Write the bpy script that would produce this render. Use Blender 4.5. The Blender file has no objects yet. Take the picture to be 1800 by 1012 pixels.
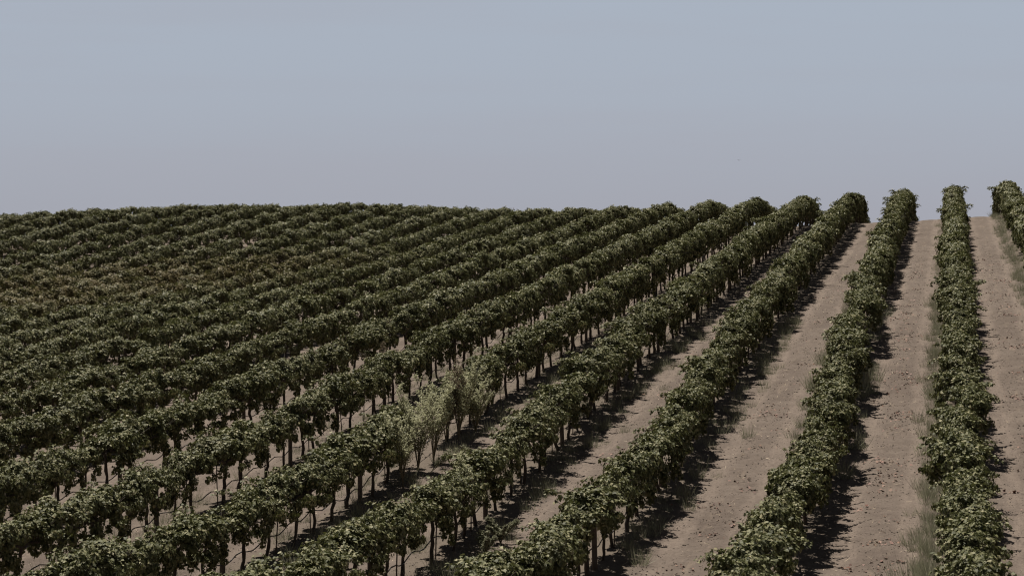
import bpy, math, random
import numpy as np
from mathutils import Vector, Matrix

random.seed(7)
RNG = np.random.default_rng(11)
S = bpy.context.scene
COL = S.collection

# ------------------------------------------------------------------ place
F = 4000.0 / 1800.0 * 36.0          # focal length in mm on a 36 mm sensor
YAW = math.radians(10.869)          # the camera looks left of the row direction (+Y)
CAM_Z = 5.2
PITCH = 3.05                        # row spacing, metres
ROW0 = 0.25                         # x of the straight row second from the right
VSP = 1.5                           # vine spacing along a row
# surveyed heights of the field, relative to the camera: x = -75..10 and y = 20..175, every 5 m
HEIGHTS = np.array([[-7.26,-7.21,-7.17,-7.12,-7.06,-7.00,-6.93,-6.83,-6.71,-6.56,-6.37,-6.14,-5.86,-5.53,-5.15,-4.71,-4.21,-3.65,-3.03,-2.34,-1.61,-0.83,-0.03,0.80,1.62,2.41,3.14,3.79,4.38,4.92,5.45,5.97],
[-7.04,-7.00,-6.95,-6.90,-6.84,-6.78,-6.69,-6.58,-6.45,-6.29,-6.08,-5.84,-5.56,-5.23,-4.85,-4.42,-3.94,-3.39,-2.80,-2.14,-1.43,-0.68,0.10,0.90,1.69,2.47,3.20,3.82,4.39,4.92,5.45,5.97],
[-6.83,-6.79,-6.74,-6.69,-6.63,-6.55,-6.46,-6.34,-6.19,-6.01,-5.80,-5.55,-5.26,-4.92,-4.55,-4.13,-3.66,-3.14,-2.56,-1.93,-1.25,-0.52,0.23,1.00,1.77,2.52,3.25,3.86,4.40,4.92,5.45,5.97],
[-6.62,-6.58,-6.53,-6.47,-6.41,-6.33,-6.23,-6.10,-5.94,-5.74,-5.51,-5.25,-4.95,-4.61,-4.24,-3.82,-3.37,-2.87,-2.33,-1.72,-1.06,-0.36,0.37,1.11,1.84,2.57,3.26,3.87,4.41,4.92,5.45,5.98],
[-6.41,-6.37,-6.32,-6.27,-6.20,-6.11,-6.00,-5.85,-5.68,-5.47,-5.22,-4.95,-4.64,-4.30,-3.92,-3.51,-3.07,-2.60,-2.08,-1.51,-0.87,-0.19,0.51,1.23,1.93,2.61,3.26,3.87,4.43,4.94,5.47,5.99],
[-6.20,-6.16,-6.12,-6.07,-6.00,-5.90,-5.77,-5.61,-5.42,-5.19,-4.93,-4.63,-4.32,-3.97,-3.59,-3.19,-2.76,-2.30,-1.82,-1.28,-0.67,-0.01,0.67,1.35,2.02,2.66,3.27,3.88,4.45,4.97,5.49,6.02],
[-6.00,-5.97,-5.93,-5.88,-5.80,-5.70,-5.56,-5.37,-5.16,-4.90,-4.62,-4.31,-3.98,-3.63,-3.25,-2.85,-2.43,-1.99,-1.53,-1.02,-0.44,0.19,0.83,1.49,2.13,2.73,3.31,3.91,4.47,5.00,5.53,6.06],
[-5.81,-5.78,-5.75,-5.70,-5.62,-5.50,-5.34,-5.14,-4.89,-4.61,-4.31,-3.98,-3.64,-3.27,-2.89,-2.50,-2.08,-1.65,-1.21,-0.73,-0.18,0.42,1.02,1.63,2.23,2.79,3.35,3.94,4.50,5.04,5.57,6.10],
[-5.63,-5.61,-5.59,-5.54,-5.46,-5.32,-5.13,-4.89,-4.62,-4.31,-3.98,-3.64,-3.28,-2.90,-2.52,-2.12,-1.71,-1.29,-0.86,-0.39,0.12,0.67,1.24,1.79,2.34,2.86,3.39,3.96,4.53,5.08,5.62,6.16],
[-5.47,-5.46,-5.44,-5.41,-5.32,-5.15,-4.92,-4.65,-4.34,-4.00,-3.65,-3.28,-2.90,-2.52,-2.13,-1.74,-1.33,-0.90,-0.47,-0.03,0.45,0.95,1.47,1.98,2.48,2.97,3.46,4.02,4.59,5.15,5.69,6.23],
[-5.34,-5.33,-5.32,-5.30,-5.20,-4.99,-4.71,-4.39,-4.05,-3.68,-3.30,-2.90,-2.51,-2.13,-1.74,-1.34,-0.93,-0.50,-0.07,0.35,0.79,1.26,1.73,2.21,2.67,3.13,3.60,4.14,4.70,5.25,5.78,6.31],
[-5.24,-5.24,-5.24,-5.23,-5.09,-4.83,-4.48,-4.12,-3.74,-3.34,-2.93,-2.52,-2.12,-1.73,-1.35,-0.94,-0.53,-0.10,0.33,0.73,1.15,1.59,2.04,2.48,2.93,3.38,3.83,4.33,4.86,5.38,5.90,6.41],
[-5.18,-5.17,-5.18,-5.16,-4.99,-4.67,-4.25,-3.83,-3.41,-2.98,-2.55,-2.13,-1.73,-1.35,-0.97,-0.55,-0.12,0.30,0.71,1.11,1.52,1.95,2.38,2.82,3.26,3.69,4.12,4.58,5.06,5.55,6.04,6.53],
[-5.16,-5.12,-5.11,-5.06,-4.85,-4.50,-4.04,-3.57,-3.09,-2.63,-2.19,-1.77,-1.36,-0.97,-0.56,-0.14,0.29,0.71,1.10,1.49,1.90,2.33,2.76,3.19,3.63,4.05,4.45,4.86,5.30,5.75,6.21,6.67],
[-5.15,-5.08,-5.01,-4.91,-4.69,-4.33,-3.86,-3.34,-2.82,-2.33,-1.87,-1.44,-1.01,-0.60,-0.17,0.27,0.69,1.10,1.48,1.87,2.29,2.72,3.15,3.59,4.03,4.42,4.78,5.16,5.56,5.97,6.40,6.83],
[-5.16,-5.06,-4.93,-4.78,-4.52,-4.16,-3.68,-3.13,-2.60,-2.06,-1.57,-1.11,-0.66,-0.22,0.23,0.67,1.08,1.48,1.87,2.26,2.68,3.11,3.54,3.97,4.40,4.77,5.12,5.47,5.83,6.21,6.60,7.00],
[-5.17,-5.03,-4.86,-4.65,-4.36,-3.97,-3.48,-2.93,-2.37,-1.81,-1.29,-0.79,-0.32,0.15,0.61,1.05,1.47,1.87,2.26,2.66,3.08,3.50,3.93,4.35,4.75,5.11,5.45,5.77,6.10,6.45,6.81,7.18],
[-5.18,-5.00,-4.79,-4.52,-4.19,-3.78,-3.28,-2.73,-2.14,-1.56,-1.01,-0.48,0.03,0.52,0.99,1.43,1.86,2.26,2.66,3.06,3.47,3.89,4.31,4.72,5.10,5.45,5.77,6.08,6.38,6.70,7.03,7.37]])

def zfit(X, Y):
    """uniform cubic B-spline through the height table"""
    a = np.clip((np.asarray(X, float) + 75) / 5, 0, HEIGHTS.shape[0] - 1.001)
    b = np.clip((np.asarray(Y, float) - 20) / 5, 0, HEIGHTS.shape[1] - 1.001)
    i, j = a.astype(int), b.astype(int); a = a - i; b = b - j
    def wts(t):
        return ((1 - t)**3 / 6, (3 * t**3 - 6 * t**2 + 4) / 6, (-3 * t**3 + 3 * t**2 + 3 * t + 1) / 6, t**3 / 6)
    z = 0
    for m, wa in enumerate(wts(a)):
        for n, wb in enumerate(wts(b)):
            z = z + wa * wb * HEIGHTS[np.clip(i + m - 1, 0, HEIGHTS.shape[0] - 1), np.clip(j + n - 1, 0, HEIGHTS.shape[1] - 1)]
    return z + CAM_Z

def ground(X, Y):
    X = np.asarray(X, float); Y = np.asarray(Y, float)
    X, Y = np.broadcast_arrays(X, Y)
    yc = np.interp(X, [-65, -55, -42, -29, -12, .25, 4.5], [152, 160, 161, 154, 147, 141, 139])
    y1 = yc - 8.0
    z = zfit(X, np.minimum(Y, y1))
    s = (zfit(X, y1) - zfit(X, y1 - 3)) / 3.0
    t = np.maximum(Y - y1, 0.0); L = 20.0
    tt = np.minimum(t, L)
    z = z + s * tt - (s + .10) / (2 * L) * tt**2 - .10 * np.clip(t - L, 0, 120)
    # the shoulder of the hill stays full towards its left end
    z = z + .20 * np.clip((-46 - X) / 18, 0, 1) * np.clip((Y - 122) / 22, 0, 1)
    # soft undulation of the field
    z = z + .04 * np.sin(X * .9 + Y * .23) * np.sin(Y * .37 - X * .2)
    return z

def gz(x, y):
    return float(ground(np.array([x]), np.array([y]))[0])

def berm(X, Y):
    """height of the low bank under each vine row and the wheel ruts beside it"""
    d = (X - ROW0) / PITCH
    d = (d - np.round(d)) * PITCH
    return .07 * np.exp(-(d / .42)**2) - .03 * (np.exp(-((np.abs(d) - .98) / .2)**2))

def top_scale(Y):
    return (1.5 + .42 * min(1, max(0, (Y - 40) / 70))) / 1.50

def project(x, y, z):
    d = y * math.cos(YAW) - x * math.sin(YAW)
    r = x * math.cos(YAW) + y * math.sin(YAW)
    return 900 + 4000 * r / d, 506 - 4000 * (z - CAM_Z) / d, d

def row_y(k, px):
    """distance along row k at the picture column px"""
    ph = YAW - math.atan((px - 900) / 4000.)
    return -(ROW0 + PITCH * k) / math.tan(ph)

# ------------------------------------------------------------------ materials
def new_mat(name):
    m = bpy.data.materials.new(name); m.use_nodes = True
    nt = m.node_tree
    b = nt.nodes['Principled BSDF']
    return m, nt, b

def N(nt, t, **kw):
    n = nt.nodes.new(t)
    for k, v in kw.items():
        setattr(n, k, v)
    return n

def ramp(nt, stops):
    r = N(nt, 'ShaderNodeValToRGB')
    e = r.color_ramp.elements
    while len(e) < len(stops):
        e.new(.5)
    for el, (p, c) in zip(e, stops):
        el.position = p; el.color = (*c, 1)
    return r

def mixc(nt, a, b, f, blend='MIX'):
    m = N(nt, 'ShaderNodeMix', data_type='RGBA', blend_type=blend)
    L = nt.links
    for sock, v in ((m.inputs['Factor'], f), (m.inputs['A'], a), (m.inputs['B'], b)):
        if isinstance(v, (float, int)): sock.default_value = v
        elif isinstance(v, tuple): sock.default_value = (*v, 1)
        else: L.new(v, sock)
    return m.outputs['Result']

def noise(nt, vec, scale, detail=4, rough=.6):
    n = N(nt, 'ShaderNodeTexNoise'); n.inputs['Scale'].default_value = scale
    n.inputs['Detail'].default_value = detail; n.inputs['Roughness'].default_value = rough
    nt.links.new(vec, n.inputs['Vector'])
    return n.outputs['Fac']

def math_(nt, op, a, b=None, c=None, clamp=False):
    m = N(nt, 'ShaderNodeMath', operation=op, use_clamp=clamp)
    for i, v in enumerate((a, b, c)):
        if v is None: continue
        if isinstance(v, (float, int)): m.inputs[i].default_value = v
        else: nt.links.new(v, m.inputs[i])
    return m.outputs[0]

def maprange(nt, v, a, b, c=0., d=1., smooth=True):
    m = N(nt, 'ShaderNodeMapRange')
    if smooth: m.interpolation_type = 'SMOOTHSTEP'
    nt.links.new(v, m.inputs['Value'])
    for k, q in zip(('From Min', 'From Max', 'To Min', 'To Max'), (a, b, c, d)):
        m.inputs[k].default_value = q
    return m.outputs['Result']

def leaf_material(name, stops, yellow=True, trans=.14, rough=.6, sat=1.0):
    m, nt, b = new_mat(name); L = nt.links
    g = N(nt, 'ShaderNodeNewGeometry')
    pos = g.outputs['Position']
    r = ramp(nt, stops); L.new(g.outputs['Random Per Island'], r.inputs['Fac'])
    col = r.outputs['Color']
    n1 = noise(nt, pos, .55, 3)
    col = mixc(nt, col, (.062, .055, .027), maprange(nt, n1, .52, .80, 0, .6))
    n3 = noise(nt, pos, 3.2, 2)
    col = mixc(nt, col, (.088, .098, .050), maprange(nt, n3, .55, .8, 0, .45))
    if yellow:
        # the drier, yellowing vines in the dip of the slope
        sp = N(nt, 'ShaderNodeSeparateXYZ'); L.new(pos, sp.inputs[0])
        dx = math_(nt, 'MULTIPLY_ADD', sp.outputs['X'], 1/15., 42/15.)
        dy = math_(nt, 'MULTIPLY_ADD', sp.outputs['Y'], 1/17., -108/17.)
        rr = math_(nt, 'ADD', math_(nt, 'MULTIPLY', dx, dx), math_(nt, 'MULTIPLY', dy, dy))
        f = math_(nt, 'MULTIPLY', maprange(nt, rr, .1, 1.3, 1, 0), maprange(nt, n1, .30, .62, .1, .75))
        col = mixc(nt, col, (.155, .112, .046), f)
    back = mixc(nt, col, (.125, .130, .075), .45)
    col = mixc(nt, col, back, g.outputs['Backfacing'])
    L.new(col, b.inputs['Base Color'])
    b.inputs['Roughness'].default_value = rough
    b.inputs['Specular IOR Level'].default_value = .20
    t = N(nt, 'ShaderNodeBsdfTranslucent')
    tc = mixc(nt, col, (.10, .12, .02), .5 if yellow else 0.); L.new(tc, t.inputs['Color'])
    mx = N(nt, 'ShaderNodeMixShader'); mx.inputs[0].default_value = trans
    L.new(b.outputs[0], mx.inputs[1]); L.new(t.outputs[0], mx.inputs[2])
    L.new(mx.outputs[0], nt.nodes['Material Output'].inputs['Surface'])
    return m

LEAF = leaf_material('vine_leaf', [(0, (.052, .057, .022)), (.40, (.108, .112, .047)), (.72, (.172, .170, .078)), (.90, (.25, .236, .128)), (1, (.32, .285, .16))])
WEED = leaf_material('weed_leaf', [(0, (.18, .185, .12)), (.6, (.29, .29, .20)), (1, (.44, .42, .31))], yellow=False, trans=.3, rough=.6)
PLUME = leaf_material('weed_plume', [(0, (.40, .395, .24)), (.6, (.55, .54, .35)), (1, (.66, .64, .46))], yellow=False, trans=.5, rough=.65)
DRYPL = leaf_material('dry_plume', [(0, (.17, .12, .085)), (.6, (.25, .185, .135)), (1, (.33, .26, .20))], yellow=False, trans=.25, rough=.7)

def bark_material():
    m, nt, b = new_mat('vine_bark'); L = nt.links
    tc = N(nt, 'ShaderNodeTexCoord'); mp = N(nt, 'ShaderNodeMapping'); mp.inputs['Scale'].default_value = (40, 40, 6)
    L.new(tc.outputs['Object'], mp.inputs[0])
    n = noise(nt, mp.outputs[0], 1.0, 5, .7)
    r = ramp(nt, [(.3, (.022, .016, .012)), (.6, (.075, .056, .043)), (.85, (.14, .11, .09))]); L.new(n, r.inputs[0])
    L.new(r.outputs[0], b.inputs['Base Color']); b.inputs['Roughness'].default_value = .9
    bp = N(nt, 'ShaderNodeBump'); bp.inputs['Strength'].default_value = .6; bp.inputs['Distance'].default_value = .02
    L.new(n, bp.inputs['Height']); L.new(bp.outputs[0], b.inputs['Normal'])
    return m
BARK = bark_material()

def wood_material():
    m, nt, b = new_mat('weathered_wood'); L = nt.links
    tc = N(nt, 'ShaderNodeTexCoord'); mp = N(nt, 'ShaderNodeMapping'); mp.inputs['Scale'].default_value = (60, 60, 3)
    L.new(tc.outputs['Object'], mp.inputs[0])
    n = noise(nt, mp.outputs[0], 1.0, 5, .7)
    r = ramp(nt, [(.3, (.05, .038, .03)), (.6, (.12, .094, .075)), (.85, (.2, .165, .14))]); L.new(n, r.inputs[0])
    L.new(r.outputs[0], b.inputs['Base Color']); b.inputs['Roughness'].default_value = .85
    return m
WOOD = wood_material()

def plain(name, c, rough=.7, metal=0., var=.35, scale=25):
    m, nt, b = new_mat(name); L = nt.links
    tc = N(nt, 'ShaderNodeTexCoord')
    n = noise(nt, tc.outputs['Object'], scale, 4)
    r = ramp(nt, [(.25, tuple(x * (1 - var) for x in c)), (.75, tuple(x * (1 + var) for x in c))]); L.new(n, r.inputs[0])
    L.new(r.outputs[0], b.inputs['Base Color']); b.inputs['Roughness'].default_value = rough; b.inputs['Metallic'].default_value = metal
    return m
STEEL = plain('rusted_steel', (.075, .05, .038), .75, .3)
HOSE = plain('black_hose', (.018, .017, .017), .55)
STALK = plain('weed_stalk', (.14, .115, .07), .8)
FEATHER = plain('bird_plumage', (.05, .042, .04), .8)

def islands(name, stops, rough=.9):
    m, nt, b = new_mat(name); L = nt.links
    g = N(nt, 'ShaderNodeNewGeometry'); r = ramp(nt, stops); L.new(g.outputs['Random Per Island'], r.inputs[0])
    L.new(r.outputs[0], b.inputs['Base Color']); b.inputs['Roughness'].default_value = rough
    return m
CLOD = islands('dirt_clod', [(0, (.09, .07, .055)), (.7, (.15, .12, .096)), (1, (.23, .187, .15))])
STRAW = islands('straw', [(0, (.26, .20, .14)), (.7, (.40, .32, .23)), (1, (.55, .46, .34))])
REDLEAF = islands('dead_vine_leaf', [(0, (.10, .045, .03)), (.6, (.17, .075, .048)), (1, (.25, .14, .09))], .7)

def soil_material():
    m, nt, b = new_mat('soil'); L = nt.links
    g = N(nt, 'ShaderNodeNewGeometry'); pos = g.outputs['Position']
    sp = N(nt, 'ShaderNodeSeparateXYZ'); L.new(pos, sp.inputs[0])
    # wobble so that bands along the rows are never ruler-straight
    w = noise(nt, pos, .5, 3)
    x = math_(nt, 'ADD', sp.outputs['X'], math_(nt, 'MULTIPLY_ADD', w, .5, -.25))
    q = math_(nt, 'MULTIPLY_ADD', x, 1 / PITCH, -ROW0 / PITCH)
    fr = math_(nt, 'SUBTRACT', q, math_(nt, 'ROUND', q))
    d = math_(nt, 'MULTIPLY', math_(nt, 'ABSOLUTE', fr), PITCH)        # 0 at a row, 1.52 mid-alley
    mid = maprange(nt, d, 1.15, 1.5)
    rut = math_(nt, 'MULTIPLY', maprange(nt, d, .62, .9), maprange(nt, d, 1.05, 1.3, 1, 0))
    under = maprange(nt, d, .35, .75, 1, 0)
    # stretched streaks along the driving direction
    mp = N(nt, 'ShaderNodeMapping'); mp.inputs['Scale'].default_value = (5.0, .7, 1.); L.new(pos, mp.inputs[0])
    st = noise(nt, mp.outputs[0], 1.0, 5, .65)
    big = noise(nt, pos, .16, 4)
    med = noise(nt, pos, 1.7, 6, .65)
    fine = noise(nt, pos, 16, 6, .75)
    grit = noise(nt, pos, 70, 3, .7)
    col = mixc(nt, (.116, .090, .073), (.156, .124, .102), maprange(nt, med, .3, .72))
    col = mixc(nt, col, (.088, .066, .053), maprange(nt, big, .46, .72, 0, .55))
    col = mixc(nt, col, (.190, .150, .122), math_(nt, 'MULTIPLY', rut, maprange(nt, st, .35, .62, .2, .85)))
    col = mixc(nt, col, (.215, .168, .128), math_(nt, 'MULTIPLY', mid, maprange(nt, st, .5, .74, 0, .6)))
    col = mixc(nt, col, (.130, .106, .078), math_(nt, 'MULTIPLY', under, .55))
    col = mixc(nt, col, (.070, .053, .043), maprange(nt, fine, .48, .70, 0, .8))
    col = mixc(nt, col, (.29, .24, .19), maprange(nt, grit, .60, .76, 0, .6))
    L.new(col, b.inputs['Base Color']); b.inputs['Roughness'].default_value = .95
    b.inputs['Specular IOR Level'].default_value = .2
    h = math_(nt, 'ADD', math_(nt, 'MULTIPLY', fine, .7), math_(nt, 'MULTIPLY', med, 1.2))
    h = math_(nt, 'ADD', h, math_(nt, 'MULTIPLY', st, .5))
    bp = N(nt, 'ShaderNodeBump'); bp.inputs['Strength'].default_value = .9; bp.inputs['Distance'].default_value = .045
    L.new(h, bp.inputs['Height']); L.new(bp.outputs[0], b.inputs['Normal'])
    return m
SOIL = soil_material()

# ------------------------------------------------------------------ helpers
def mesh_np(name, verts, quads, mat, smooth=False):
    """verts (n,3); quads (m,4) or (m,3)"""
    me = bpy.data.meshes.new(name)
    n, k = quads.shape
    me.vertices.add(len(verts)); me.vertices.foreach_set('co', np.ascontiguousarray(verts, np.float32).ravel())
    me.loops.add(n * k); me.loops.foreach_set('vertex_index', np.ascontiguousarray(quads, np.int32).ravel())
    me.polygons.add(n); me.polygons.foreach_set('loop_start', np.arange(0, n * k, k, dtype=np.int32))
    if smooth: me.polygons.foreach_set('use_smooth', np.ones(n, bool))
    me.materials.append(mat); me.update(calc_edges=True); me.validate()
    return me

def obj(name, me, parent=None):
    o = bpy.data.objects.new(name, me); COL.objects.link(o)
    if parent is not None: o.parent = parent
    return o

def tag(o, label=None, cat=None, group=None, kind=None):
    for k, v in (('label', label), ('category', cat), ('group', group), ('kind', kind)):
        if v: o[k] = v
    return o

LEAF_T = np.array([(0,0,0),(0,.5,.0),(0,1,-.16),                       # midrib
                   (.30,-.10,.10),(.52,.20,.15),(.34,.40,.10),(.42,.70,.02),(.16,.74,-.02),
                   (-.30,-.10,.10),(-.52,.20,.15),(-.34,.40,.10),(-.42,.70,.02),(-.16,.74,-.02)], float)
LEAF_Q = np.array([(0,3,4,1),(1,4,5,6),(1,6,7,2),(0,1,9,8),(1,11,10,9),(1,2,12,11)], int)
KITE_T = np.array([(0,0,0),(.47,.30,.13),(.0,1.0,-.08),(-.47,.30,.13)], float)
KITE_Q = np.array([(0,1,2,3)], int)
BLADE_T = np.array([(-.5,0,0),(.5,0,0),(.28,.6,.04),(-.28,.6,.04)], float)

def norm(v):
    return v / (np.linalg.norm(v, axis=1, keepdims=True) + 1e-9)

def assemble(C, Nn, T, size, tmpl, quads, wide=1.0):
    """copies of a small template at centres C, normals Nn, tip directions T, sizes"""
    Nn = norm(Nn); T = norm(T - Nn * np.sum(T * Nn, 1, keepdims=True)); Sd = np.cross(T, Nn)
    t = tmpl[None] * size[:, None, None]
    V = C[:, None] + Sd[:, None] * t[:, :, :1] * wide + T[:, None] * t[:, :, 1:2] + Nn[:, None] * t[:, :, 2:3]
    m = len(tmpl)
    Q = quads[None] + (np.arange(len(C)) * m)[:, None, None]
    return V.reshape(-1, 3), Q.reshape(-1, quads.shape[1])

def tube(points, radii, sides=7):
    P = np.array(points, float); n = len(P)
    T = np.gradient(P, axis=0); T = norm(T)
    ref = np.array([1., 0, 0]) if abs(T[0, 0]) < .8 else np.array([0, 1., 0])
    A = norm(ref - T * (T @ ref)[:, None]); Bv = np.cross(T, A)
    a = np.linspace(0, 2 * math.pi, sides, endpoint=False)
    V = P[:, None] + (A[:, None] * np.cos(a)[None, :, None] + Bv[:, None] * np.sin(a)[None, :, None]) * np.array(radii)[:, None, None]
    i = np.arange(n - 1)[:, None] * sides; j = np.arange(sides)[None]; j2 = (j + 1) % sides
    Q = np.stack([i + j, i + j2, i + sides + j2, i + sides + j], -1).reshape(-1, 4)
    # closed ends: small fans as degenerate quads are avoided, use a centre ring instead
    V = V.reshape(-1, 3)
    c0, c1 = len(V), len(V) + 1
    V = np.vstack([V, P[:1], P[-1:]])
    caps = []
    for s in range(0, sides - 1, 2):
        caps.append((c0, (s + 2) % sides, s + 1, s)); b = (n - 1) * sides
        caps.append((c1, b + s, b + s + 1, b + (s + 2) % sides))
    return V, np.vstack([Q, np.array(caps, int)])

def join(parts):
    Vs, Qs, k = [], [], 0
    for v, q in parts:
        Vs.append(v); Qs.append(q + k); k += len(v)
    return np.vstack(Vs), np.vstack(Qs)

# ------------------------------------------------------------------ grapevine
def crown_points(rng, n_clumps, per, length=1.5, spikes=3, neat=False):
    """leaf clumps on an arched envelope over the cordon, ragged skirts below, a few free shoots; returns centres, normals, tips"""
    C, Nn, T = [], [], []
    bias = rng.normal(0, .05); up = rng.uniform(.36, .46); dn = rng.uniform(.42, .60); wid = rng.uniform(.31, .41)
    ph = rng.uniform(0, 6.3, 4)
    def clump(c, rad, m, out):
        o = norm(rng.normal(0, 1, (m, 3)))
        r = rad * rng.random(m)**.45
        p = c + o * r[:, None] * np.array([1, 1.15, .9])
        C.append(p)
        if neat: Nn.append(o * .25 + out * 1.1 + np.array([-.1, .06, .15]) + rng.normal(0, .40, (m, 3)))
        else: Nn.append(o * .45 + out * .95 + np.array([-.1, .06, .28]) + rng.normal(0, .56, (m, 3)))
        T.append(np.array([out[0] * .6, 0, -.75]) + o * .5 + rng.normal(0, .4, (m, 3)))
    for q in range(n_clumps):
        y = rng.uniform(-length * .53, length * .53)
        th = rng.normal(0, 1.05)
        if abs(th) > 2.3: th = rng.uniform(-1, 1)
        k = 1 - .10 * (abs(y) / .75)**2.5 + .13 * math.sin(y * 5 + ph[0]) + .10 * math.sin(th * 3 + ph[1] + y * 3)
        rr = (rng.uniform(.82, 1.06) if neat else rng.choice([rng.uniform(.5, .8), rng.uniform(.8, 1.12)])) * k
        sx, cz = math.sin(th), math.cos(th)
        c = np.array([bias + wid * rr * sx, y, .96 + (up if cz > 0 else dn) * rr * cz])
        if c[2] < .46: c[2] += .12
        out = np.array([sx, .15 * rng.normal(), cz])
        clump(c, rng.uniform(.075, .16), int(per * rng.uniform(.6, 1.4)), out)
    # hanging skirts
    for q in range(rng.integers(5, 10)):
        sd = rng.choice([-1, 1]); y = rng.uniform(-.7, .7); x = bias + sd * wid * rng.uniform(.45, 1.05); z = .82
        for i in range(rng.integers(2, 6)):
            clump(np.array([x, y, z]), rng.uniform(.05, .09), int(per * .45), np.array([sd * .9, 0, .2]))
            z -= rng.uniform(.06, .10); x += rng.normal(0, .02); y += rng.normal(0, .03)
    # free shoots standing out of the top or arching sideways
    for q in range(spikes):
        y = rng.uniform(-.7, .7); sd = rng.choice([-1, 1])
        p = np.array([bias + sd * rng.uniform(.0, .3), y, 1.26]); v = norm(np.array([[sd * rng.uniform(.1, 1.9), rng.normal(0, .7), .9]]))[0]
        for i in range(rng.integers(5, 10)):
            p = p + v * .05; v = norm((v + np.array([sd * .03, 0, -.17]))[None])[0]
            clump(p, .045, 5, np.array([sd * .3, 0, .9]))
    return np.vstack(C), np.vstack(Nn), np.vstack(T)

def crown_mesh(seed, n_clumps=50, per=70, size=.058, tmpl=LEAF_T, quads=LEAF_Q, spikes=3, neat=False):
    rng = np.random.default_rng(seed)
    C, Nn, T = crown_points(rng, n_clumps, per, VSP, spikes, neat)
    sz = size * rng.uniform(.62, 1.25, len(C))
    return assemble(C, Nn, T, sz, tmpl, quads)

def trunk_mesh(seed, sides=7):
    rng = np.random.default_rng(seed)
    lean = rng.normal(0, .09, 2); bend = rng.normal(0, .05, 2)
    pts, rad = [], []
    for i in range(9):
        t = i / 8
        pts.append((lean[0] * .5 * t + bend[0] * math.sin(t * 3.1) + rng.normal(0, .008), lean[1] * 1.6 * t + bend[1] * math.sin(t * 4.2) + rng.normal(0, .012), -.12 + t * .99))
        rad.append(.039 - .010 * t + (.014 if i == 0 else 0) + rng.normal(0, .003))
    parts = [tube(pts, rad, sides)]
    top = np.array(pts[-1])
    for sgn in (-1, 1):
        arm = [top + np.array([0, 0, -.02])]
        for i in range(1, 6):
            t = i / 5
            arm.append((top[0] * (1 - t) + rng.normal(0, .012), top[1] + sgn * t * .74, .88 + .03 * math.sin(t * 3) + rng.normal(0, .012)))
        parts.append(tube(arm, [.030, .026, .023, .021, .018, .014], sides))
    # a few canes rising into the leaves
    for q in range(7):
        y = rng.uniform(-.7, .7); sx = rng.choice([-1, 1]) * rng.uniform(.1, .4)
        parts.append(tube([(0, y, .87), (sx * .4, y + rng.normal(0, .05), 1.1), (sx, y + rng.normal(0, .1), 1.28)], [.009, .007, .004], 5))
    return join(parts)

NVAR = 14
CROWNS = [mesh_np('vine_crown', *crown_mesh(100 + i, n_clumps=46 + 4 * (i % 5), spikes=4 + i % 5), LEAF) for i in range(NVAR)]
TRUNKS = [mesh_np('vine_trunk', *trunk_mesh(300 + i), BARK, True) for i in range(10)]

# where the vines stand
vines = []
missing = []
for px in (431, 440, 449):
    missing.append((px, 425))
for k in range(-26, 2):
    x = ROW0 + PITCH * k + (.16 if k == -1 else 0)
    ph = RNG.uniform(0, VSP)
    for i in range(0, 110):
        y = 18 + ph + i * VSP + RNG.normal(0, .05)
        z = gz(x, y)
        H = top_scale(y)
        px, py, d = project(x, y, z + 1.2 * H)
        yc = np.interp(x, [-65, -55, -42, -29, -12, .25, 4.5], [150, 157, 157, 152, 147, 141, 139])
        if y > yc + 30: continue
        m = 4000 / d * 1.2
        if px < -m - 40 or px > 1800 + m + (260 if k == 1 else 20): continue
        if py - m > 1012: continue
        if k == -4 and 725 < px < 775: continue
        if any(abs(px - a) < 9 and abs(py - b) < 11 for a, b in missing): continue
        vines.append((d, k, x + RNG.normal(0, .05), y, z, px, py))
vines.sort()
NEAR = 300
cand = [v for v in vines if v[5] < 1830]                  # those beyond the frame's right edge belong to the mass
near = cand[:NEAR]; far = cand[NEAR:] + [v for v in vines if v[5] >= 1830]
print('vines', len(vines), 'near up to', near[-1][0])

ORD = ['first', 'second', 'third', 'fourth', 'fifth', 'sixth', 'seventh', 'eighth', 'ninth', 'tenth', 'eleventh', 'twelfth', 'thirteenth']
def row_phrase(k):
    if k == 1: return 'row cut by the right photo edge'
    return ORD[1 - k] + ' row from the right photo edge'
by_row = {}
for v in near: by_row.setdefault(v[1], []).append(v)
for k, l in by_row.items():
    l.sort(key=lambda v: v[3])
    edge = 'lower' if k >= -3 else 'left'
    n_in = 0
    for (d, k_, x, y, z, px, py) in l:
        s = top_scale(y)
        root = bpy.data.objects.new('grapevine', None); COL.objects.link(root)
        root.location = (x, y, z + float(berm(np.array([x]), np.array([y]))[0]))
        flip = random.choice([0, math.pi]) + random.gauss(0, .06)
        root.rotation_euler = (0, 0, flip); lump = (.93 + .07 * math.sin(y * 1.35 + k * 2.1) + random.gauss(0, .07)) * (.80 if random.random() < .04 else 1)
        root.scale = (s * lump * random.uniform(.92, 1.1), s * 1.05, s * (.52 + .46 * lump))
        inside = 25 < px < 1785 and project(x, y, z + 1.35 * s)[1] < 1000
        if not inside:
            lab = 'leafy grapevine cut off by the %s edge, %s' % (edge, row_phrase(k).replace(' photo edge', ' edge'))
        elif n_in < 12:
            lab = '%s leafy grapevine in from the %s edge, %s' % (ORD[n_in], edge, row_phrase(k).replace(' photo edge', ' edge'))
        else:
            lab = 'leafy grapevine beyond the twelfth vine of the ' + row_phrase(k)
        n_in += inside
        tag(root, lab, 'grapevine', 'grapevines of the ' + row_phrase(k))
        obj('trunk', random.choice(TRUNKS), root)
        c = obj('crown', random.choice(CROWNS), root)
        c.scale = (random.uniform(.9, 1.15), random.uniform(.96, 1.08), 1)

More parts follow.
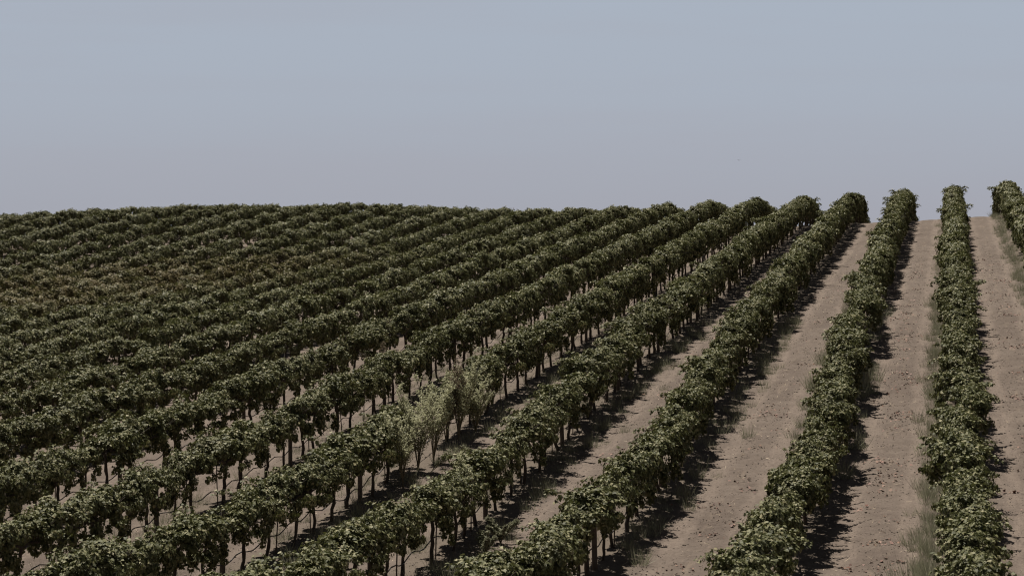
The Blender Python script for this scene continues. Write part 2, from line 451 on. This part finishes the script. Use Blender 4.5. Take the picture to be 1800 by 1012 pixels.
# the hundreds of smaller vines further up the slope, one mass
FARV = [crown_mesh(500 + i, n_clumps=48, per=38, size=.084, tmpl=KITE_T, quads=KITE_Q, spikes=1 + i % 2, neat=True) for i in range(10)]
FART = [trunk_mesh(700 + i, 5) for i in range(6)]
def scatter(protos, mat, name, sx=(.78, .96)):
    parts = []
    for (d, k, x, y, z, px, py) in far:
        V, Q = protos[random.randrange(len(protos))]
        s = top_scale(y); a = random.choice([0, math.pi]) + random.gauss(0, .06)
        ca, sa = math.cos(a), math.sin(a)
        lump = 1 + .07 * math.sin(y * 1.2 + k * 2.1) + random.gauss(0, .04)
        W = V * np.array([s * lump * random.uniform(*sx), s * 1.03, s * (.45 + .55 * lump)])
        W = np.stack([W[:, 0] * ca - W[:, 1] * sa + x, W[:, 0] * sa + W[:, 1] * ca + y, W[:, 2] + z], 1)
        parts.append((W, Q))
    return join(parts)
fv = obj('distant_grapevines', mesh_np('distant_grapevines', *scatter(FARV, LEAF, ''), LEAF))
tag(fv, 'mass of smaller grapevine rows covering the upper slope to the skyline', 'grapevines', kind='stuff')
ft = obj('trunks', mesh_np('distant_trunks', *scatter(FART, BARK, '', (1, 1)), BARK, True), fv)
tag(ft, kind='stuff')

# ------------------------------------------------------------------ posts, stakes and hoses
def post_mesh():
    V, Q = tube([(0, 0, -.3), (0, 0, .3), (.004, 0, .9), (0, .004, 1.25), (0, .004, 1.265)], [.049, .048, .047, .046, .040], 10)
    return mesh_np('wooden_post', V, Q, WOOD, True)
def stake_mesh():
    V, Q = tube([(0, 0, -.3), (0, 0, .5), (.006, 0, 1.1)], [.012, .012, .012], 6)
    return mesh_np('steel_stake', V, Q, STEEL, True)
PM, SM = post_mesh(), stake_mesh()
for k in range(-9, -1):
    x = ROW0 + PITCH * k
    l = sorted([v for v in vines if v[1] == k], key=lambda v: v[3])
    n_p = n_s = 0
    start = (-k * 5) % 6
    for i, v in enumerate(l):
        d, px = v[0], v[5]
        if px < 5 or px > 1790: continue
        zb = v[4]
        if i % 6 == start and d < 95:
            o = obj('trellis_post', PM); o.location = (x, v[3] + .62, gz(x, v[3] + .62) + .05)
            o.rotation_euler = (random.gauss(0, .02), random.gauss(0, .02), random.uniform(0, 6)); o.scale = (1, 1, top_scale(v[3]))
            tag(o, ('%s wooden trellis post from the lower left, %s' % (ORD[n_p], row_phrase(k).replace(' photo edge', ' edge'))), 'post', 'trellis posts of the ' + row_phrase(k)); n_p += 1
        elif i % 2 == 0 and d < 62:
            o = obj('vine_stake', SM); o.location = (x + random.uniform(-.03, .03), v[3] + random.choice([-.09, .1, .7]), zb + .05)
            o.rotation_euler = (random.gauss(0, .03), random.gauss(0, .03), 0)
            tag(o, 'thin rusty steel stake among the vines of the ' + row_phrase(k), 'stake', 'steel stakes of the ' + row_phrase(k)); n_s += 1
    # drip hose sagging from vine to vine
    ys = np.arange(l[0][3] - 1, min(l[-1][3], 128), .3)
    zz = ground(np.full_like(ys, x), ys) + .42 + .045 * np.cos(ys * 2 * math.pi / 1.5) + .03 * np.sin(ys * .9 + k)
    V, Q = tube(np.stack([x + .02 * np.sin(ys * 1.3), ys, zz], 1), np.full(len(ys), .011), 6)
    h = obj('drip_hose', mesh_np('drip_hose', V, Q, HOSE, True))
    tag(h, 'black drip hose sagging along the trunks of the ' + row_phrase(k), 'hose', 'drip irrigation hoses')

# ------------------------------------------------------------------ tall weeds
def tall_weed(name, label, x, y, h, spread, mat, seed, lean=(0, 0), n_st=5, group=None):
    rng = np.random.default_rng(seed)
    root = bpy.data.objects.new(name, None); COL.objects.link(root); root.location = (x, y, gz(x, y) + .03)
    tag(root, label, 'weed', group)
    st, C, Nn, T = [], [], [], []
    for s in range(n_st):
        a = rng.uniform(0, 6.3); hh = h * rng.uniform(.6, 1.05)
        tipx = math.cos(a) * spread + lean[0]; tipy = math.sin(a) * spread + lean[1]
        P = []
        for i in range(8):
            t = i / 7
            P.append((tipx * t**1.6, tipy * t**1.6, hh * (t if not any(lean) else t * (1 - .2 * t)) - .05 * (1 - t)))
        P = np.array(P); st.append(tube(P, np.linspace(.012, .004, 8), 5))
        # feathery side branches over the upper two thirds
        for b in range(27):
            t = rng.uniform(.22, 1.0)**.8; f = t * 7; i = min(6, int(f)); base = P[i] + (P[i + 1] - P[i]) * (f - i)
            L = .42 * h / 1.7 * (1.1 - .8 * t) * rng.uniform(.6, 1.2); ang = rng.uniform(0, 6.3)
            dr = np.array([math.cos(ang) * .62, math.sin(ang) * .62, .9]); dr /= np.linalg.norm(dr)
            for q in range(13):
                c = base + dr * L * q / 12 + rng.normal(0, .014, 3)
                C.append(c); Nn.append(rng.normal(0, .7, 3) + np.array([-.4, .4, .8])); T.append(dr + rng.normal(0, .5, 3))
    obj('stem', mesh_np('weed_stem', *join(st), STALK, True), root)
    C = np.array(C)
    obj('foliage', mesh_np('weed_foliage', *assemble(C, np.array(Nn), np.array(T), rng.uniform(.03, .065, len(C)), KITE_T, KITE_Q, .6), mat), root)
    return root

def on_row(k, px, dx=0.):
    x = ROW0 + PITCH * k + dx
    return x, -x / math.tan(YAW - math.atan((px - 900) / 4000.))
TW = [(-4, 708, .42, 1.6, PLUME, 'pale plumed tall weed leftmost of the clump among the vines at photo centre'),
      (-4, 735, .32, 1.9, PLUME, 'second pale plumed weed from the left in the clump at photo centre'),
      (-4, 762, .38, 1.85, PLUME, 'pale feathery weed in the middle of the clump at photo centre'),
      (-4, 784, .0, 1.95, DRYPL, 'pinkish dried weed plume behind the pale clump at photo centre'),
      (-4, 806, .25, 2.05, PLUME, 'tallest pale green weed plume, right side of the clump at photo centre'),
      (-4, 836, .38, 1.6, PLUME, 'narrow weed plume rightmost of the clump at photo centre')]
for i, (k, px, dx, h, m, lab) in enumerate(TW):
    tall_weed('tall_weed', lab, *on_row(k, px, dx), h, .46, m, 40 + i, n_st=11, group='tall weeds at photo centre')
tall_weed('tall_weed', 'pale weed plume rising from the fifth row from the right edge', *on_row(-3, 815, .0), 1.62, .15, PLUME, 61, n_st=4)
tall_weed('tall_weed', 'tan dried weed plume showing behind the seventh row from the right edge', *on_row(-5, 683, -.55), 1.55, .2, DRYPL, 62, n_st=4)
tall_weed('tall_weed', 'smaller tan dried weed left of the taller tan plume', *on_row(-5, 657, -.6), 1.35, .2, DRYPL, 63, n_st=4)
tall_weed('fallen_weed', 'weed stalk leaning low over the dirt below the pale clump', *on_row(-4, 752, .7), .75, .05, WEED, 64, lean=(.55, 1.6), n_st=2)
tall_weed('low_weed', 'low grey green leafy weed in the shade at the foot of the fifth row', *on_row(-3, 880, .75), .42, .32, WEED, 65, n_st=6)
tall_weed('low_weed', 'smaller low leafy weed just below its neighbour at the fifth row', *on_row(-3, 852, .75), .36, .25, WEED, 66, n_st=5)

# ------------------------------------------------------------------ ground
def terrain():
    xs = np.concatenate([[-4000, -1500, -600, -300, -180, -120, -95], np.arange(-82, -26, .6), np.arange(-26, 7.01, .16), np.arange(7.6, 20, .6), [24, 30, 45, 80, 150, 300, 700, 1800, 4000]])
    ys = np.concatenate([[-3000, -1000, -300, -100, -40, -10, 5], np.arange(12, 24, 1.), np.arange(24, 72, .2), np.arange(72, 182, .4), [184, 188, 195, 210, 240, 300, 500, 1000, 2500, 6000]])
    X, Y = np.meshgrid(xs, ys)
    Z = ground(X, Y) + berm(X, Y) * ((X > -75) & (X < 12) & (Y > 10) & (Y < 175))
    near = (X > -27) & (X < 8) & (Y > 20) & (Y < 110)
    r = np.random.default_rng(5)
    Z = Z + np.where(near, r.normal(0, .010, X.shape), 0)
    V = np.stack([X.ravel(), Y.ravel(), Z.ravel()], 1)
    nx, ny = len(xs), len(ys)
    i = np.arange(ny - 1)[:, None] * nx + np.arange(nx - 1)[None]
    Q = np.stack([i, i + 1, i + nx + 1, i + nx], -1).reshape(-1, 4)
    return mesh_np('ground', V, Q, SOIL, True)
g = obj('ground', terrain()); tag(g, 'dry brown vineyard soil rising to the crest', 'ground', kind='structure')

def gpts(X, Y, lift=0.):
    return np.stack([X, Y, ground(X, Y) + berm(X, Y) + lift], 1)

def in_frame(P, mx=60):
    d = P[:, 1] * math.cos(YAW) - P[:, 0] * math.sin(YAW)
    r = P[:, 0] * math.cos(YAW) + P[:, 1] * math.sin(YAW)
    px = 900 + 4000 * r / d; py = 506 - 4000 * (P[:, 2] - CAM_Z) / d
    return (px > -mx) & (px < 1800 + mx) & (py < 1012 + mx + 40)

# dirt clods
n = 110000
X = RNG.uniform(-16, 7, n); Y = 24 + 86 * RNG.random(n)**1.7
P = gpts(X, Y); P = P[in_frame(P)]
OCT = np.array([(1,0,0),(0,1,0),(-1,0,0),(0,-1,0),(0,0,.75),(0,0,-.75)], float)
OQ = np.array([(0,1,4),(1,2,4),(2,3,4),(3,0,4),(1,0,5),(2,1,5),(3,2,5),(0,3,5)], int)
n = len(P)
tm = OCT[None] * RNG.uniform(.6, 1.35, (n, 6, 1)) * (RNG.gamma(2.0, .0034, n) + .005)[:, None, None]
ang = RNG.uniform(0, 6.3, n); ca, sa = np.cos(ang)[:, None], np.sin(ang)[:, None]
V = np.stack([tm[..., 0] * ca - tm[..., 1] * sa, tm[..., 0] * sa + tm[..., 1] * ca, tm[..., 2]], -1) + P[:, None]
Q = (OQ[None] + (np.arange(n) * 6)[:, None, None]).reshape(-1, 3)
o = obj('dirt_clods', mesh_np('dirt_clods', V.reshape(-1, 3), Q, CLOD)); tag(o, 'small crumbs of dry soil strewn over the alleys', 'soil', kind='stuff')

# straw and dead stems along the wheel strips
n = 9000
k = RNG.integers(-5, 2, n); band = RNG.choice([.75, 1.5, 2.3], n, p=[.25, .5, .25])
X = ROW0 + PITCH * (k - 1) + band + RNG.normal(0, .22, n); Y = 24 + 90 * RNG.random(n)**1.4
P = gpts(X, Y, .012); P = P[in_frame(P)]; n = len(P)
T = np.stack([RNG.normal(0, 1, n), RNG.normal(0, 1, n), RNG.normal(0, .15, n)], 1)
Nn = np.stack([RNG.normal(0, .3, n), RNG.normal(0, .3, n), np.ones(n)], 1)
V, Q = assemble(P, Nn, T, RNG.uniform(.05, .20, n), BLADE_T, np.array([(0,1,2,3)]), .08)
o = obj('straw_litter', mesh_np('straw_litter', V, Q, STRAW)); tag(o, 'pale straw bits scattered along the dirt alleys', 'straw', kind='stuff')

# fallen reddish leaves, in small drifts
cl = []
for kk, m, cx in ((0, 70, 1.5), (1, 50, 1.6), (-1, 34, 1.7), (-2, 30, 1.3), (-3, 14, 1.5)):
    for q in range(m):
        x0 = ROW0 + PITCH * (kk - 1) + cx + RNG.normal(0, .28); y0 = 25 + 75 * RNG.random()**1.3
        c = RNG.integers(2, 16)
        cl.append(np.stack([x0 + RNG.normal(0, .16, c), y0 + RNG.normal(0, .22, c)], 1))
cl = np.vstack(cl); P = gpts(cl[:, 0], cl[:, 1], .018); P = P[in_frame(P)]; n = len(P)
T = RNG.normal(0, 1, (n, 3)); Nn = np.stack([RNG.normal(0, .4, n), RNG.normal(0, .4, n), np.ones(n)], 1)
V, Q = assemble(P, Nn, T, RNG.uniform(.045, .09, n), KITE_T, KITE_Q)
o = obj('fallen_leaves', mesh_np('fallen_leaves', V, Q, REDLEAF)); tag(o, 'dead reddish vine leaves lying in the alleys', 'leaves', kind='stuff')

# grassy weeds along the feet of the rows
tufts = []
def add_tufts(k, side, y0, y1, n, hmax, jitter=.16):
    for q in range(n):
        y = RNG.uniform(y0, y1); x = ROW0 + PITCH * k + side * (.58 + RNG.normal(0, jitter))
        tufts.append((x, y, hmax * RNG.uniform(.4, 1.0)))
add_tufts(0, -1, 34, 84, 210, .42)
add_tufts(0, -1, 26, 36, 60, .75, .25)
add_tufts(0, -1, 84, 135, 70, .3)
add_tufts(1, -1, 75, 138, 120, .42)
add_tufts(-1, -1, 48, 100, 90, .5)
add_tufts(-1, 1, 45, 80, 22, .6)
for kk in (-2, -3, -4, -5): add_tufts(kk, 1, 34, 80, 90, .38, .25); add_tufts(kk, -1, 34, 90, 60, .38, .25)
C, Nn, T, SZ = [], [], [], []
for x, y, h in tufts:
    m = int(40 + 110 * h)
    a = RNG.uniform(0, 6.3, m); r = RNG.random(m)**.5 * (.08 + .22 * h)
    C.append(gpts(x + r * np.cos(a), y + r * np.sin(a), -.01))
    T.append(np.stack([np.cos(a) * RNG.uniform(.1, .8, m), np.sin(a) * RNG.uniform(.1, .8, m), np.ones(m)], 1))
    Nn.append(np.stack([RNG.normal(-.5, 1, m), RNG.normal(-.3, 1, m), RNG.normal(.2, .4, m)], 1)); SZ.append(h * RNG.uniform(.5, 1.1, m))
C, Nn, T, SZ = np.vstack(C), np.vstack(Nn), np.vstack(T), np.concatenate(SZ)
BL = np.array([(-.5,0,0),(.5,0,0),(.30,.55,.05),(0.05,1.,.2),(-.05,1.,.2),(-.30,.55,.05)], float)
V, Q = assemble(C, Nn, T, SZ, BL, np.array([(0,1,2,5),(5,2,3,4)]), .022)
o = obj('weeds', mesh_np('weeds', V, Q, WEED)); tag(o, 'pale grassy weeds along the feet of the rows', 'weeds', kind='stuff')

# ------------------------------------------------------------------ bird
def bird():
    P = [(-.20, 0, 0), (-.12, 0, .01), (0, 0, .015), (.10, 0, .01), (.16, 0, .02), (.20, 0, .01)]
    parts = [tube(P, [.008, .03, .045, .038, .026, .006], 8)]
    for s in (-1, 1):
        W = np.array([(.07, s * .03, .02), (.09, s * .20, .09), (.02, s * .44, .10), (-.03, s * .40, .10), (-.05, s * .20, .075), (-.06, s * .03, .015)])
        W2 = W + np.array([0, 0, .008])
        V = np.vstack([W, W2])
        Q = [(0, 1, 4, 5), (1, 2, 3, 4), (6, 11, 10, 7), (7, 10, 9, 8)] + [(i, (i + 6), ((i + 1) % 6) + 6, (i + 1) % 6) for i in range(6)]
        parts.append((V, np.array(Q)))
    tl = np.array([(-.16, -.02, .004), (-.16, .02, .004), (-.28, .045, .0), (-.28, -.045, .0), (-.16, -.02, .012), (-.16, .02, .012), (-.28, .045, .008), (-.28, -.045, .008)])
    parts.append((tl, np.array([(0, 1, 2, 3), (4, 7, 6, 5), (0, 4, 5, 1), (1, 5, 6, 2), (2, 6, 7, 3), (3, 7, 4, 0)])))
    return mesh_np('bird', *join(parts), FEATHER, True)
o = obj('bird', bird())
d = 430.; r = (1299 - 900) / 4000 * d
o.location = (r * math.cos(YAW) - d * math.sin(YAW), r * math.sin(YAW) + d * math.cos(YAW), CAM_Z + (506 - 282) / 4000 * d)
o.rotation_euler = (math.radians(6), 0, math.radians(70))
tag(o, 'tiny dark bird gliding alone in the grey sky above the crest', 'bird')

# ------------------------------------------------------------------ light, sky, camera
EL, AZ = math.radians(65), math.radians(53)
sv = Vector((-math.cos(EL) * math.cos(AZ), math.cos(EL) * math.sin(AZ), math.sin(EL)))
L = bpy.data.lights.new('sun', 'SUN'); L.energy = 5.0; L.angle = math.radians(.5); L.color = (1, .94, .85)
lo = bpy.data.objects.new('sun', L); COL.objects.link(lo); lo.rotation_euler = sv.to_track_quat('Z', 'Y').to_euler()

W = bpy.data.worlds.new('World'); S.world = W; W.use_nodes = True
nt = W.node_tree
for n_ in list(nt.nodes): nt.nodes.remove(n_)
out = nt.nodes.new('ShaderNodeOutputWorld')
sky = nt.nodes.new('ShaderNodeTexSky'); sky.sky_type = 'NISHITA'; sky.sun_disc = False
sky.air_density = .3; sky.dust_density = .0; sky.sun_elevation = EL; sky.sun_rotation = math.atan2(sv.x, sv.y)
bg1 = nt.nodes.new('ShaderNodeBackground'); bg1.inputs['Strength'].default_value = .05
hs = nt.nodes.new('ShaderNodeHueSaturation'); hs.inputs['Saturation'].default_value = .35
nt.links.new(sky.outputs[0], hs.inputs['Color']); nt.links.new(hs.outputs[0], bg1.inputs['Color'])
# pale haze band low over the horizon
tc = nt.nodes.new('ShaderNodeTexCoord'); sp = nt.nodes.new('ShaderNodeSeparateXYZ'); nt.links.new(tc.outputs['Generated'], sp.inputs[0])
rp = ramp(nt, [(0, (0.281, 0.287, 0.323)), (0.025, (0.286, 0.293, 0.333)), (0.055, (0.301, 0.319, 0.366)), (0.085, (0.311, 0.345, 0.402)), (0.13, (0.312, 0.355, 0.420))])
rp.color_ramp.interpolation = 'B_SPLINE'
nt.links.new(sp.outputs['Z'], rp.inputs[0])
bg2 = nt.nodes.new('ShaderNodeBackground'); mp = nt.nodes.new('ShaderNodeMapping'); mp.inputs['Scale'].default_value = (2.2, 2.2, 26); nt.links.new(tc.outputs['Generated'], mp.inputs[0])
streak = noise(nt, mp.outputs[0], 1.6, 4, .55)
nt.links.new(mixc(nt, rp.outputs[0], (.300, .297, .338), maprange(nt, streak, .42, .72, 0, .22)), bg2.inputs['Color'])
f = maprange(nt, sp.outputs['Z'], .13, .165)
mx = nt.nodes.new('ShaderNodeMixShader'); nt.links.new(f, mx.inputs[0]); nt.links.new(bg2.outputs[0], mx.inputs[1]); nt.links.new(bg1.outputs[0], mx.inputs[2])
nt.links.new(mx.outputs[0], out.inputs['Surface'])

cam = bpy.data.cameras.new('camera'); cam.lens = F; cam.sensor_width = 36; cam.clip_end = 9000; cam.clip_start = .5
co = bpy.data.objects.new('camera', cam); COL.objects.link(co); co.location = (0, 0, CAM_Z); co.rotation_euler = (math.pi / 2, 0, YAW)
S.camera = co
S.view_settings.view_transform = 'Standard'; S.view_settings.look = 'None'; S.view_settings.exposure = .35; S.view_settings.gamma = 1
S.cycles.pixel_filter_type = 'BLACKMAN_HARRIS'; S.cycles.filter_width = 1.15
S.cycles.max_bounces = 6; S.cycles.diffuse_bounces = 2; S.cycles.transmission_bounces = 3; S.cycles.transparent_max_bounces = 4
